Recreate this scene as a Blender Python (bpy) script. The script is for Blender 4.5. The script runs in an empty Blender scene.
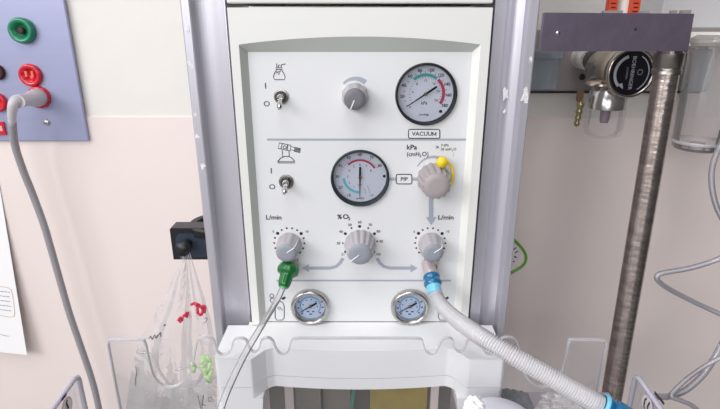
import bpy, bmesh, math, random
from mathutils import Vector, Matrix
from mathutils.geometry import tessellate_polygon
random.seed(7)
PI = math.pi
COL = bpy.context.scene.collection
F, TH, D, HC = 520.0, math.radians(19.5), 0.52, 1.35
CAM = Vector((0, -D, HC))
FWD = Vector((0, math.cos(TH), -math.sin(TH)))
UP = Vector((0, math.sin(TH), math.cos(TH)))

def ray(px, py):
    return FWD + Vector((1, 0, 0)) * ((px - 360) / F) + UP * (-(py - 204.5) / F)
def P(px, py, Y=0.0):
    r = ray(px, py); return CAM + r * ((Y - CAM.y) / r.y)
def PX(px, py, X):
    r = ray(px, py); return CAM + r * (X / r.x)
def S(px, py, Y=0.0):            # metres per pixel there
    return (P(px + 1, py, Y) - P(px, py, Y)).length

# ---------------------------------------------------------------- materials
def lin(c):
    return tuple(((v / 255) / 12.92 if v / 255 <= 0.04045 else ((v / 255 + 0.055) / 1.055) ** 2.4) for v in c) + (1,)
MATS = {}
def mat(name, rgb, rough=0.5, metal=0.0, bump=0.0, bscale=200.0, mottle=0.0, mscale=20.0, stretch=None, coat=0.0, spec=0.5):
    m = bpy.data.materials.new(name); m.use_nodes = True
    nt = m.node_tree; b = nt.nodes['Principled BSDF']
    b.inputs['Base Color'].default_value = lin(rgb)
    b.inputs['Roughness'].default_value = rough
    b.inputs['Metallic'].default_value = metal
    b.inputs['Coat Weight'].default_value = coat
    b.inputs['Specular IOR Level'].default_value = spec
    if bump or mottle:
        tc = nt.nodes.new('ShaderNodeTexCoord'); mp = nt.nodes.new('ShaderNodeMapping')
        nt.links.new(tc.outputs['Object'], mp.inputs['Vector'])
        if stretch: mp.inputs['Scale'].default_value = stretch
    if bump:
        n = nt.nodes.new('ShaderNodeTexNoise'); n.inputs['Scale'].default_value = bscale; n.inputs['Detail'].default_value = 3
        nt.links.new(mp.outputs['Vector'], n.inputs['Vector'])
        bp = nt.nodes.new('ShaderNodeBump'); bp.inputs['Strength'].default_value = bump; bp.inputs['Distance'].default_value = 0.002
        nt.links.new(n.outputs['Fac'], bp.inputs['Height']); nt.links.new(bp.outputs['Normal'], b.inputs['Normal'])
    if mottle:
        n = nt.nodes.new('ShaderNodeTexNoise'); n.inputs['Scale'].default_value = mscale; n.inputs['Detail'].default_value = 5
        nt.links.new(mp.outputs['Vector'], n.inputs['Vector'])
        mr = nt.nodes.new('ShaderNodeMapRange'); mr.inputs['To Min'].default_value = 1 - mottle; mr.inputs['To Max'].default_value = 1 + mottle
        mr.inputs['From Min'].default_value = 0.3; mr.inputs['From Max'].default_value = 0.7
        nt.links.new(n.outputs['Fac'], mr.inputs['Value'])
        hv = nt.nodes.new('ShaderNodeHueSaturation'); hv.inputs['Color'].default_value = lin(rgb)
        nt.links.new(mr.outputs['Result'], hv.inputs['Value']); nt.links.new(hv.outputs['Color'], b.inputs['Base Color'])
    MATS[name] = m; return m
def clear(name, rgb, face=0.12, edge=0.8, rough=0.08, bump=0.0, bscale=60, gloss=0.6, blend=0.35, translucent=False):
    """clear or milky plastic film: see-through when faced, denser towards its silhouette"""
    m = bpy.data.materials.new(name); m.use_nodes = True
    nt = m.node_tree; nt.nodes.clear(); N = nt.nodes.new; L = nt.links.new
    out = N('ShaderNodeOutputMaterial'); tr = N('ShaderNodeBsdfTransparent'); tr.inputs['Color'].default_value = (0.985, 0.985, 0.99, 1)
    pr = N('ShaderNodeBsdfPrincipled'); pr.inputs['Base Color'].default_value = lin(rgb); pr.inputs['Roughness'].default_value = rough
    lw = N('ShaderNodeLayerWeight'); lw.inputs['Blend'].default_value = blend
    mr = N('ShaderNodeMapRange'); mr.inputs['To Min'].default_value = face; mr.inputs['To Max'].default_value = edge
    L(lw.outputs['Facing'], mr.inputs['Value'])
    mx = N('ShaderNodeMixShader'); L(mr.outputs['Result'], mx.inputs['Fac']); L(tr.outputs[0], mx.inputs[1]); L(pr.outputs[0], mx.inputs[2])
    gl = N('ShaderNodeBsdfGlossy'); gl.inputs['Roughness'].default_value = rough
    fr = N('ShaderNodeFresnel'); fr.inputs['IOR'].default_value = 1.45
    ml = N('ShaderNodeMath'); ml.operation = 'MULTIPLY'; ml.inputs[1].default_value = gloss; L(fr.outputs[0], ml.inputs[0])
    
    if translucent:
        tl_ = N('ShaderNodeBsdfTranslucent'); tl_.inputs['Color'].default_value = lin(rgb); ad = N('ShaderNodeMixShader'); ad.inputs['Fac'].default_value = .45
        L(pr.outputs[0], ad.inputs[1]); L(tl_.outputs[0], ad.inputs[2]); L(ad.outputs[0], mx.inputs[2])
    m2 = N('ShaderNodeMixShader'); L(ml.outputs[0], m2.inputs['Fac']); L(mx.outputs[0], m2.inputs[1]); L(gl.outputs[0], m2.inputs[2])
    L(m2.outputs[0], out.inputs['Surface'])
    if bump:
        tc = N('ShaderNodeTexCoord'); n = N('ShaderNodeTexNoise'); n.inputs['Scale'].default_value = bscale; n.inputs['Detail'].default_value = 4
        n.inputs['Distortion'].default_value = 1.2
        L(tc.outputs['Object'], n.inputs['Vector']); bp = N('ShaderNodeBump'); bp.inputs['Strength'].default_value = bump; bp.inputs['Distance'].default_value = 0.01
        L(n.outputs['Fac'], bp.inputs['Height'])
        for t in (pr, gl, lw, fr): L(bp.outputs['Normal'], t.inputs['Normal'])
    MATS[name] = m; return m

mat('wall_upper', (229, 225, 219), 0.6, bump=0.15, bscale=260, mottle=0.012, mscale=30)
mat('wall_lower', (236, 223, 218), 0.5, mottle=0.012, mscale=4)
mat('floor_vinyl', (150, 150, 150), 0.5, mottle=0.05)
mat('white_plastic', (246, 246, 246), 0.34, mottle=0.006, mscale=8)
mat('panel_white', (222, 223, 225), 0.42)
mat('bezel_white', (226, 226, 222), 0.42)
mat('bevel_shaded', (192, 195, 190), 0.5)  # shade on the top and left recess walls, put into the colour
mat('bevel_lit', (232, 233, 228), 0.45)  # same bevel where light strikes the right wall, painted brighter
mat('aluminium', (206, 204, 213), 0.36, 0.6, mottle=0.02, mscale=6, stretch=(60, 60, 1))
mat('tape_white', (232, 230, 232), 0.35, bump=0.8, bscale=500)
mat('dark_gap', (28, 26, 26), 0.7)
mat('ink', (52, 52, 60), 0.6)
mat('ink_black', (20, 20, 24), 0.6)
mat('print_grey', (164, 168, 182), 0.5)
mat('knob_grey', (176, 172, 176), 0.42)
mat('knob_cap', (148, 152, 162), 0.45)
mat('knob_taupe', (166, 157, 158), 0.42)
mat('knob_dark', (112, 112, 118), 0.45)
mat('pointer_white', (238, 238, 240), 0.4)
mat('bezel_steel', (186, 183, 180), 0.24, 0.95)
mat('chrome', (205, 203, 200), 0.16, 1.0)
mat('steel_dull', (150, 146, 140), 0.32, 1.0)
mat('steel_dark', (80, 80, 80), 0.35, 0.9)
mat('dial_lavender', (208, 212, 226), 0.35, coat=0.3)
mat('dial_blue', (186, 204, 230), 0.35, coat=0.3)
mat('dial_ring', (120, 150, 195), 0.4)
mat('teal', (62, 160, 160), 0.5)
mat('magenta', (178, 48, 88), 0.5)
mat('cyan', (96, 182, 206), 0.5)
mat('black_rim', (14, 16, 22), 0.5)
mat('green_rim', (26, 40, 42), 0.5)
mat('chrome_soft', (200, 196, 196), 0.22, 0.85)
mat('brass', (120, 108, 80), 0.4, 0.8)
mat('sleeve_mauve', (190, 178, 182), 0.3, 0.2)
mat('yellow', (242, 208, 40), 0.4)
mat('green', (10, 100, 42), 0.28, coat=0.4)
mat('green_tip', (60, 165, 110), 0.3, coat=0.3)
mat('blue', (22, 104, 150), 0.25, coat=0.5)
mat('blue_light', (120, 196, 222), 0.3)
mat('black_plastic', (26, 25, 30), 0.4)
mat('clamp_top', (74, 68, 70), 0.55)
mat('clamp_blue', (44, 54, 70), 0.45)
mat('slate', (96, 86, 102), 0.5, 0.35, bump=0.25, bscale=90, mottle=0.08, mscale=45)
mat('pole_steel', (176, 164, 158), 0.27, 0.9, bump=0.4, bscale=70, mottle=0.25, mscale=70, stretch=(1, 1, 3.2))
mat('outlet_steel', (164, 168, 200), 0.36, 0.38, mottle=0.03, mscale=8, stretch=(1, 1, 14))
mat('rail_steel', (166, 158, 156), 0.4, 0.35, mottle=0.06, mscale=12)
mat('socket_green', (20, 128, 92), 0.3, coat=0.4)
mat('socket_red', (206, 24, 44), 0.25, coat=0.4)
mat('socket_redlight', (236, 110, 100), 0.3)
mat('socket_dark', (60, 20, 26), 0.5)
mat('plug_grey', (196, 192, 196), 0.4)
mat('cable_grey', (150, 146, 150), 0.42)
mat('paper', (244, 243, 243), 0.6)
mat('paper_orange', (206, 150, 128), 0.6)
mat('paper_ink', (120, 120, 150), 0.6)
mat('brown_board', (112, 104, 94), 0.6, mottle=0.06, mscale=12)
mat('pink_beige', (206, 192, 188), 0.6)
mat('olive_yellow', (140, 120, 22), 0.6, bump=0.5, bscale=120, mottle=0.12, mscale=70)
mat('cable_green', (22, 104, 84), 0.4)
mat('chrome_warm', (186, 176, 166), 0.22, 1.0)
mat('dial_black', (22, 22, 32), 0.35)
mat('dial_print', (190, 190, 195), 0.5)
mat('white_nylon', (218, 214, 208), 0.4)
mat('lilac_white', (234, 233, 244), 0.4)
mat('orange_red', (206, 74, 44), 0.5)
mat('purple_tube', (150, 130, 146), 0.3)
mat('fitting_brass', (150, 142, 104), 0.3, 0.7)
mat('fitting_brown', (112, 84, 64), 0.45, 0.3)
mat('box_lightgrey', (212, 210, 212), 0.45)
mat('red_ink', (206, 44, 74), 0.5)
mat('black_ink', (58, 56, 62), 0.5)
mat('leaf_green', (186, 216, 156), 0.5)
mat('ring_green', (92, 160, 48), 0.35)
mat('tray_lavender', (178, 168, 176), 0.5, mottle=0.03, mscale=30)
mat('grey_cloth', (128, 132, 134), 0.9, bump=1.0, bscale=400, mottle=0.25, mscale=120)
mat('label_pink', (222, 170, 176), 0.5)
mat('label_white', (222, 214, 216), 0.5)
def aniso(name):
    nt = MATS[name].node_tree; b = nt.nodes['Principled BSDF']; t = nt.nodes.new('ShaderNodeTangent'); t.direction_type = 'RADIAL'; t.axis = 'Z'
    nt.links.new(t.outputs[0], b.inputs['Tangent']); b.inputs['Anisotropic'].default_value = .9; b.inputs['Anisotropic Rotation'].default_value = .25
aniso('pole_steel')
clear('clear_plate', (236, 236, 238), 0.015, 0.12, 0.05, gloss=0.3)
clear('clear_edge', (224, 222, 226), 0.62, 0.85, 0.15, gloss=0.8)
clear('clear_edge_lilac', (222, 218, 236), 0.62, 0.85, 0.15, gloss=0.8)
clear('clear_tube', (246, 242, 252), 0.2, 0.62, 0.1, gloss=1.0, blend=0.4)
clear('clear_tube_warm', (250, 245, 246), 0.2, 0.55, 0.15, gloss=1.0, blend=0.4)
clear('hose_milky', (252, 250, 253), 0.45, 0.9, 0.18, gloss=1.0, blend=0.4)
clear('bag_film', (252, 247, 249), 0.07, 0.32, 0.3, bump=0.3, bscale=26, gloss=0.5, blend=0.3, translucent=True)
clear('canister_clear', (222, 214, 212), 0.13, 0.6, 0.1, gloss=1.0, blend=0.4)
clear('box_blue', (166, 178, 186), 0.45, 0.85, 0.15, gloss=0.8)
clear('lens', (255, 255, 255), 0.0, 0.02, 0.03, gloss=0.5)

# ---------------------------------------------------------------- mesh builder
PANEL = Matrix(((1, 0, 0, 0), (0, 0, -1, 0), (0, 1, 0, 0), (0, 0, 0, 1)))   # u right, v up, w out of the panel
def at_panel(p): return Matrix.Translation(p) @ PANEL
def frame(o, z, xh=None):
    z = Vector(z).normalized(); xh = Vector(xh) if xh else (Vector((0, 0, 1)) if abs(z.z) < 0.9 else Vector((1, 0, 0)))
    x = (xh - z * xh.dot(z)).normalized(); y = z.cross(x)
    m = Matrix((x, y, z)).transposed().to_4x4(); m.translation = Vector(o); return m
def catmull(pts, n=8):
    pts = [Vector(p) for p in pts]; q = [pts[0] * 2 - pts[1]] + pts + [pts[-1] * 2 - pts[-2]]; out = []
    for i in range(1, len(q) - 2):
        for k in range(n):
            t = k / n; a, b, c, d = q[i - 1], q[i], q[i + 1], q[i + 2]
            out.append(0.5 * ((2 * b) + (c - a) * t + (2 * a - 5 * b + 4 * c - d) * t * t + (3 * b - a - 3 * c + d) * t ** 3))
    out.append(pts[-1]); return out
WORLD = {}
class MB:
    def __init__(s): s.v = []; s.f = []; s.m = []; s.sm = []; s.mats = []
    def mi(s, m):
        if m not in s.mats: s.mats.append(m)
        return s.mats.index(m)
    def add(s, vs, fs, m, M=None, smooth=False):
        k = len(s.v); i = s.mi(m)
        s.v += [(M @ Vector(v)) if M else Vector(v) for v in vs]
        for f in fs: s.f.append([k + a for a in f]); s.m.append(i); s.sm.append(smooth)
        return s
    def box(s, lo, hi, m, M=None):
        x0, y0, z0 = lo; x1, y1, z1 = hi
        vs = [(x0,y0,z0),(x1,y0,z0),(x1,y1,z0),(x0,y1,z0),(x0,y0,z1),(x1,y0,z1),(x1,y1,z1),(x0,y1,z1)]
        return s.add(vs, [(0,3,2,1),(4,5,6,7),(0,1,5,4),(1,2,6,5),(2,3,7,6),(3,0,4,7)], m, M)
    def lathe(s, prof, m, M=None, n=40, flute=None, cap=True, smooth=True):
        vs = []; fs = []
        for j, (r, w) in enumerate(prof):
            for i in range(n):
                a = 2 * PI * i / n; rr = r * (flute(a, j / max(1, len(prof) - 1)) if flute else 1)
                vs.append((rr * math.cos(a), rr * math.sin(a), w))
        for j in range(len(prof) - 1):
            for i in range(n):
                fs.append((j*n+i, j*n+(i+1) % n, (j+1)*n+(i+1) % n, (j+1)*n+i))
        s.add(vs, fs, m, M, smooth)
        if cap:
            for j, fl in ((0, 1), (len(prof) - 1, 0)):
                if prof[j][0] > 1e-6:
                    ring = vs[j*n:(j+1)*n]; s.add(ring, [tuple(range(n))[::-1] if fl else tuple(range(n))], m, M)
        return s
    def tube(s, path, r, m, n=12, rf=None, cap=True, smooth=True):
        path = [Vector(p) for p in path]; vs = []; fs = []; nrm = None
        for i, p in enumerate(path):
            t = (path[min(i+1, len(path)-1)] - path[max(i-1, 0)]).normalized()
            if nrm is None:
                nrm = Vector((0, 0, 1)) if abs(t.z) < 0.8 else Vector((1, 0, 0))
            nrm = (nrm - t * nrm.dot(t)).normalized(); b = t.cross(nrm)
            rr = rf(i) if rf else r
            for k in range(n):
                a = 2 * PI * k / n; vs.append(p + (nrm * math.cos(a) + b * math.sin(a)) * rr)
        for j in range(len(path) - 1):
            for i in range(n): fs.append((j*n+i, j*n+(i+1) % n, (j+1)*n+(i+1) % n, (j+1)*n+i))
        if cap: fs.append(tuple(range(n))[::-1]); fs.append(tuple(range((len(path)-1)*n, len(path)*n)))
        return s.add(vs, fs, m, None, smooth)
    def prism(s, poly, w0, w1, m, M=None, mside=None):
        n = len(poly); vs = [(x, y, w0) for x, y in poly] + [(x, y, w1) for x, y in poly]
        tri = tessellate_polygon([[Vector((x, y, 0)) for x, y in poly]])
        area = sum(poly[i][0]*poly[(i+1)%n][1]-poly[(i+1)%n][0]*poly[i][1] for i in range(n))
        fs = []
        for t in tri:
            a, b, c = t; pa, pb, pc = poly[a], poly[b], poly[c]
            if (pb[0]-pa[0])*(pc[1]-pa[1])-(pc[0]-pa[0])*(pb[1]-pa[1]) < 0: a, b, c = a, c, b
            fs.append((a, c, b)); fs.append((a+n, b+n, c+n))
        sd = []
        for i in range(n):
            j = (i+1) % n; sd.append((i, j, j+n, i+n) if area > 0 else (j, i, i+n, j+n))
        s.add(vs, fs, m, M); return s.add(vs, sd, mside or m, M)
    def ribbon(s, pts, wd, m, M, w=0.0002, closed=False, th=0.00012):
        """printed stroke lying on the u,v plane"""
        pts = [Vector((p[0], p[1])) for p in pts]; n = len(pts); L = []; R = []
        for i in range(n):
            a = pts[(i-1) % n] if (closed or i) else pts[0]; b = pts[(i+1) % n] if (closed or i < n-1) else pts[-1]
            t = (b - a); t = t.normalized() if t.length > 1e-9 else Vector((1, 0)); q = Vector((-t.y, t.x))
            ww = (wd(i / (n - 1)) if callable(wd) else wd) / 2
            L.append(pts[i] + q * ww); R.append(pts[i] - q * ww)
        vs = [(p.x, p.y, w) for p in L] + [(p.x, p.y, w) for p in R]
        fs = [(n+i, n+(i+1) % n, (i+1) % n, i) for i in range(n if closed else n-1)]
        return s.add(vs, fs, m, M)
    def dot(s, u, v, r, m, M, w=0.0002, n=14):
        return s.add([(u + r*math.cos(2*PI*i/n), v + r*math.sin(2*PI*i/n), w) for i in range(n)], [tuple(range(n))], m, M)
    def text(s, body, u, v, h, m, M, w=0.0002, align='CENTER', bold=0.0, rot=0.0, sx=1.0):
        c = bpy.data.curves.new('t', 'FONT'); c.body = body; c.size = 1.0; c.align_x = align; c.align_y = 'CENTER'
        c.offset = bold * .7; c.resolution_u = 3
        o = bpy.data.objects.new('t', c); COL.objects.link(o)
        dg = bpy.context.evaluated_depsgraph_get(); me = bpy.data.meshes.new_from_object(o.evaluated_get(dg))
        T = M @ Matrix.Translation((u, v, w)) @ Matrix.Rotation(rot, 4, 'Z') @ Matrix.Diagonal((sx * h / .7, h / .7, 1, 1))
        s.add([x.co.copy() for x in me.vertices], [tuple(p.vertices) for p in me.polygons], m, T)
        bpy.data.objects.remove(o); bpy.data.curves.remove(c); bpy.data.meshes.remove(me); return s
    def build(s, name, parent=None, origin=None, bevel=0, seg=2, base=False):
        xs = [v.x for v in s.v]; ys = [v.y for v in s.v]; zs = [v.z for v in s.v]
        org = Vector(origin) if origin else Vector(((min(xs)+max(xs))/2, (min(ys)+max(ys))/2, min(zs) if base else (min(zs)+max(zs))/2))
        me = bpy.data.meshes.new(name); me.from_pydata([v - org for v in s.v], [], s.f)
        for m in s.mats: me.materials.append(MATS[m])
        for p, i, k in zip(me.polygons, s.m, s.sm): p.material_index = i; p.use_smooth = k
        me.update(); o = bpy.data.objects.new(name, me); COL.objects.link(o)
        if parent: o.parent = parent; o.location = org - WORLD[parent.name]
        else: o.location = org
        WORLD[o.name] = org
        if bevel:
            b = o.modifiers.new('bevel', 'BEVEL'); b.width = bevel; b.segments = seg; b.limit_method = 'ANGLE'; b.angle_limit = math.radians(35)
            b.harden_normals = False
        return o
def thing(name, loc, label, cat, group=None):
    o = bpy.data.objects.new(name, None); COL.objects.link(o); o.location = loc; o.empty_display_size = 0.05
    o['label'] = label; o['category'] = cat
    if group: o['group'] = group
    WORLD[o.name] = Vector(loc); return o
def tag(o, label, cat, group=None):
    o['label'] = label; o['category'] = cat
    if group: o['group'] = group
    return o
def structure(o): o['kind'] = 'structure'; return o
def uv(p): return (p.x, p.z)

# ================================================================ the setting
YW = 0.26
zb = P(140, 117, YW).z
m = MB(); m.box((-1.6, YW, zb), (1.6, YW + 0.1, 2.5), 'wall_upper')
m.box((-1.6, YW - 0.0025, 0), (1.6, YW + 0.1, zb), 'wall_lower'); structure(m.build('wall_back'))
m = MB(); m.box((-1.6, -2.0, -0.05), (1.6, YW + 0.1, 0), 'floor_vinyl'); structure(m.build('floor'))

# ================================================================ frame with two aluminium columns
fr = thing('warmer_frame', (0, 0.05, 0), 'pair of brushed aluminium uprights either side of the white control unit', 'frame')
for sg in (-1, 1):
    prof = [(0.1664, -0.0045), (0.165, -0.006), (0.1582, -0.006), (0.1572, -0.0045)] + [(.1566 - (.0171 if sg > 0 else .028) * t_ / 10, .0075 + .0028 * (1 - (t_ / 5 - 1) ** 2)) for t_ in range(11)] + ([(0.139, 0.006)] if sg > 0 else []) + [(0.1278, 0.006 if sg > 0 else .0075), (0.1278, 0.12), (0.1664, 0.12)]
    m = MB(); m.prism([(sg * x, y) for x, y in prof], 0, 1.95, 'aluminium'); c = m.build('column', fr)
    c['label'] = 'column carrying the black clamp' if sg < 0 else 'column carrying the dark grey bar'
    spots = [(188, 30, 2.5, 5), (190.5, 64, 3.6, 5), (195.5, 115, 2, 3.2), (197.5, 137, 3.2, 4), (203.5, 166, 3.6, 4)] if sg < 0 else [(525, 97, 4, 9), (493.5, 93, 3.5, 8), (531, 60, 1.5, 4), (487.5, 112, 1.5, 3)]
    for (px, py, a, b) in spots:
        Y = -0.0062 if (px < 300 or px > 510) else 0.0078
        if sg > 0 and px > 500: pass
        p = P(px, py, Y)
        if sg > 0 and px > 510: p = P(px, py, Y); p.x = min(max(p.x, 0.1605), 0.1635)
        if sg < 0: p.x = min(max(p.x, -0.1635), -0.1605)
        if sg > 0 and px < 510: p.x = 0.146
        poly = []
        for i in range(9):
            t = 2 * PI * i / 9; k = random.uniform(0.35, 1.3); poly.append((a * 0.00095 * k * math.cos(t), b * 0.00095 * k * math.sin(t)))
        t = MB(); t.prism(poly, 0, 0.0003, 'tape_white', at_panel(Vector((p.x, Y if px < 510 and sg > 0 else -0.0061, p.z)))); r = t.build('tape_residue', c); r['label'] = 'white scrap of old tape'

# ================================================================ upper module
z_top = P(360, 7.5, -0.008).z
m = MB(); m.box((-0.1225, -0.008, z_top + 0.0035), (0.1225, 0.115, z_top + 0.16), 'bezel_white')
tag(m.build('upper_module', bevel=0.0015), 'cream module above the control unit, cut off by the top of the picture', 'module')

# ================================================================ resuscitation unit
zs = P(360, 322, 0).z                       # shelf top height
ru = thing('resuscitation_unit', (0, 0.06, zs), 'white control unit with gauges and knobs between the aluminium uprights', 'medical device')
m = MB(); m.box((-0.121, 0.016, zs + 0.0005), (0.121, 0.11, z_top - 0.003), 'dark_gap'); m.build('housing', ru)
pl, pr_ = -0.108, 0.108; pt = P(360, 52, 0).z; pb = zs + 0.0008
al, ar = -0.1142, 0.1138; at_ = P(240, 44.5, -0.008).z; peak = P(360, 36.5, -0.008).z - at_
NA = 24; inner = []; outer = []; flat = []
lh = [pb + (at_ - pb) * t for t in (0, 0.5, 1)]
for z in lh[:-1]: inner.append((al, z)); outer.append((-0.1225, z)); flat.append((pl, pb + (pt - pb) * (z - pb) / (at_ - pb)))
for i in range(NA + 1):
    t = i / NA; x = al + (ar - al) * t; z = at_ + peak * (1 - (2 * t - 1) ** 2)
    inner.append((x, z)); outer.append((-0.1225 + 0.245 * t, z_top)); flat.append((pl + (pr_ - pl) * t, pt))
for z in lh[:-1][::-1]: inner.append((ar, z)); outer.append((0.1225, z)); flat.append((pr_, pb + (pt - pb) * (z - pb) / (at_ - pb)))
n = len(inner); M0 = at_panel((0, 0, 0))
m = MB()
# front skin, outer return, inner bevel
vs = [(x, z, 0.008) for x, z in outer] + [(x, z, 0.008) for x, z in inner]
m.add(vs, [(i, i+n, i+1+n, i+1) for i in range(n-1)][::1], 'bezel_white', M0)
vs = [(x, z, 0.008) for x, z in outer] + [(x, z, -0.10) for x, z in outer]
m.add(vs, [(i, i+1, i+1+n, i+n) for i in range(n-1)], 'bezel_white', M0)
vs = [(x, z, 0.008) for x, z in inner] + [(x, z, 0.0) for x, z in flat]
m.add(vs, [(i, i+1, i+1+n, i+n) for i in range(n-1)], 'bevel_shaded', M0)
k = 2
for q in range(n-3, n-1): m.m[2*(n-1)+q] = m.mi('bevel_lit')  # right bevel gets the painted lit tone
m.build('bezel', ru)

# instrument panel with its print
m = MB()
HOLES = [(P(426, 94.5, 0), .0285), (P(360, 178.3, 0), .0285)]
loops = [[Vector((pl, pb, 0)), Vector((pr_, pb, 0)), Vector((pr_, pt, 0)), Vector((pl, pt, 0))]] + [[Vector((c_.x + r_ * math.cos(-2*PI*i/48), c_.z + r_ * math.sin(-2*PI*i/48), 0)) for i in range(48)] for c_, r_ in HOLES]
allv = [v for l_ in loops for v in l_]; tr_ = []
for t in tessellate_polygon(loops):
    a, b, c = [allv[i] for i in t]
    tr_.append(t if (b - a).cross(c - a).z > 0 else t[::-1])
m.add([(v.x, v.y, 0) for v in allv], tr_, 'panel_white', at_panel((0, 0, 0)))
def U(px, py): p = P(px, py, 0); return (p.x, p.z)
def path(*pts): return [U(*p) for p in pts]
def stroke(pts, wpx, mt='ink', closed=False, w=0.0003): m.ribbon(path(*pts), (lambda t: wpx(t) * S(360, 150)) if callable(wpx) else wpx * S(*pts[0]), mt, M0, w=w, closed=closed)
def rrect(x0, y0, x1, y1, r, n=4):
    out = []
    for cx, cy, a0 in ((x1-r, y0+r, -90), (x1-r, y1-r, 0), (x0+r, y1-r, 90), (x0+r, y0+r, 180)):
        for i in range(n+1):
            a = math.radians(a0 + 90*i/n); out.append((cx + r*math.cos(a), cy + r*math.sin(a)))
    return out
def ptext(s, px, py, hpx, mt='ink', al='CENTER', bold=0.02, sx=1.0):
    u, v = U(px, py); m.text(s, u, v, hpx * S(px, py), mt, M0, w=0.0003, align=al, bold=bold, sx=sx)
stroke([(267, 139.5), (466, 139.5)], 2.0, 'print_grey'); stroke([(276.5, 280.5), (451, 280.5)], 1.7, 'print_grey')
stroke([(389, 179), (418, 179)], 3.2, 'print_grey'); stroke([(431, 195), (431, 219)], 4.6, 'print_grey')
m.add([(*U(431, 225), .0005), (*U(425.8, 217), .0005), (*U(436.4, 217), .0005)], [(0, 2, 1)], 'print_grey', M0)
stroke([(343, 258), (340, 263), (336, 266.5), (330, 268), (308, 268)], 3.4, 'print_grey')
stroke([(377, 258), (380, 263), (384, 266.5), (390, 268), (411, 268)], 3.4, 'print_grey')
m.add([(*U(302, 268), .0005), (*U(309, 264), .0005), (*U(309, 272), .0005)], [(0, 2, 1)], 'print_grey', M0)
m.add([(*U(417.5, 268), .0005), (*U(410.5, 264), .0005), (*U(410.5, 272), .0005)], [(0, 1, 2)], 'print_grey', M0)
def arcpx(cx, cy, r, a0, a1, n=20): return [(cx + r*math.cos(math.radians(a0+(a1-a0)*i/n)), cy - r*math.sin(math.radians(a0+(a1-a0)*i/n))) for i in range(n+1)]
stroke(arcpx(355, 94, 15.5, 138, 48), lambda t: 1.8 + 3.2 * t, 'print_grey')
stroke(arcpx(433.5, 175, 18.2, 152, 62), lambda t: 1.0 + 2.4 * t, 'print_grey')
# boxes behind words
for (x0, y0, x1, y1, s, h) in ((408.5, 129.3, 439.7, 138.3, 'VACUUM', 4.6), (396.3, 174.3, 411.8, 183.8, 'PIP', 4.4)):
    rr = rrect(x0, y0, x1, y1, 1.6)
    a = [U(*p) for p in rr]; m.add([(u, v, .00034) for u, v in a], [tuple(range(len(a)))[::-1]], 'panel_white', M0)
    stroke(rr, 1.0, 'ink', True, w=0.0004)
    u, v = U((x0+x1)/2, (y0+y1)/2 + .1); 
    hh = h * S(x0, y0) * .86
    if s == 'VACUUM':      # the M is drawn as four strokes
        m.text('VACUU', u - hh * .55, v, hh, 'ink_black', M0, w=0.00045, bold=0.03, sx=1.05)
        mx_, hw = u + hh * 2.55, hh * .44
        for q_, (p0_, p1_) in enumerate((((-hw, -.5), (-hw, .5)), ((-hw, .5), (0, -.35)), ((0, -.35), (hw, .5)), ((hw, .5), (hw, -.5)))):
            m.ribbon([(mx_ + p0_[0], v + p0_[1] * hh), (mx_ + p1_[0], v + p1_[1] * hh)], hh * .19, 'ink_black', M0, w=.00045 + q_ * .00002)
    else: m.text(s, u, v, hh, 'ink_black', M0, w=0.00045, bold=0.03, sx=1.05)
ptext('kPa', 406.5, 147.3, 4.8, al='LEFT', bold=.03, sx=1.08); ptext('(cmH', 406.5, 154.2, 4.4, al='LEFT', bold=.02, sx=.92); ptext('2', 420.4, 156, 2.8, bold=.02); ptext('O)', 421.9, 154.2, 4.4, al='LEFT', bold=.02, sx=.95)
ptext('>', 437.3, 147.3, 4.2, bold=.03); ptext('3 kPa', 440.8, 145.2, 2.5, al='LEFT'); ptext('30 cmH', 440.8, 149.2, 2.5, al='LEFT', sx=.92); ptext('2', 452.4, 150.4, 1.8); ptext('O', 454.8, 149.2, 2.5)
stroke([(453.6, 152), (453, 157)], .3, 'print_grey')
ptext('L/min', 265.7, 217.5, 4.6, al='LEFT', bold=.03, sx=1.08); ptext('L/min', 437.8, 217.5, 4.6, al='LEFT', bold=.03, sx=1.08)
ptext('%', 339.6, 216.8, 4.5, bold=.04, sx=1.05); ptext('O', 345.8, 216.8, 4.7, bold=.04, sx=1.1); ptext('2', 349.2, 218.8, 3.0, bold=.04)
ptext('I', 265.6, 86, 5.6, bold=.02); ptext('O', 266.8, 104, 5.2, bold=.005, sx=1.1)
ptext('I', 271.3, 171, 5.6, bold=.02); ptext('O', 272.2, 187, 5.2, bold=.005, sx=1.1)
# % oxygen scale
oc = U(360, 241.5); ks = S(360, 241)
for lab, dx, dy, r, tx, ty in (('21', 345.4, 251.7, 1.25, 343, 254.3), ('30', 342.8, 243, .85, 338.3, 243.4), ('40', 345.3, 233.6, 1.5, 341, 231.7), ('50', 351.5, 228, .95, 349.8, 224.8),
                               ('60', 359.6, 226.3, 1.55, 359.8, 222.2), ('70', 368.2, 228, .95, 370.2, 224.8), ('80', 374.5, 233.6, 1.5, 378.3, 231.4), ('90', 377.2, 241.3, .95, 381.2, 241.5), ('100', 373.8, 251.7, 1.35, 378, 254.3)):
    m.dot(*U(dx, dy), r * ks, 'ink_black', M0, w=.0003); ptext(lab, tx, ty, 2.6, 'ink', bold=.02)
for cx, cy in ((289.3, 242.5), (430.2, 242.5)):
    for i in range(16):
        a = math.radians(243 - 20.47 * i); big = i in (5, 10)
        m.dot(*U(cx + 15.1 * math.cos(a), cy - 14.6 * math.sin(a)), (1.65 if big else 1.0) * ks, 'ink_black' if big else 'ink', M0, w=.0003)
    ptext('5', cx - 16, cy - 10.8, 2.4, bold=.02); ptext('10', cx + 17.5, cy - 11, 2.4, bold=.02); ptext('15', cx + 7.5, cy + 17.4, 2.6, bold=.04)
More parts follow.
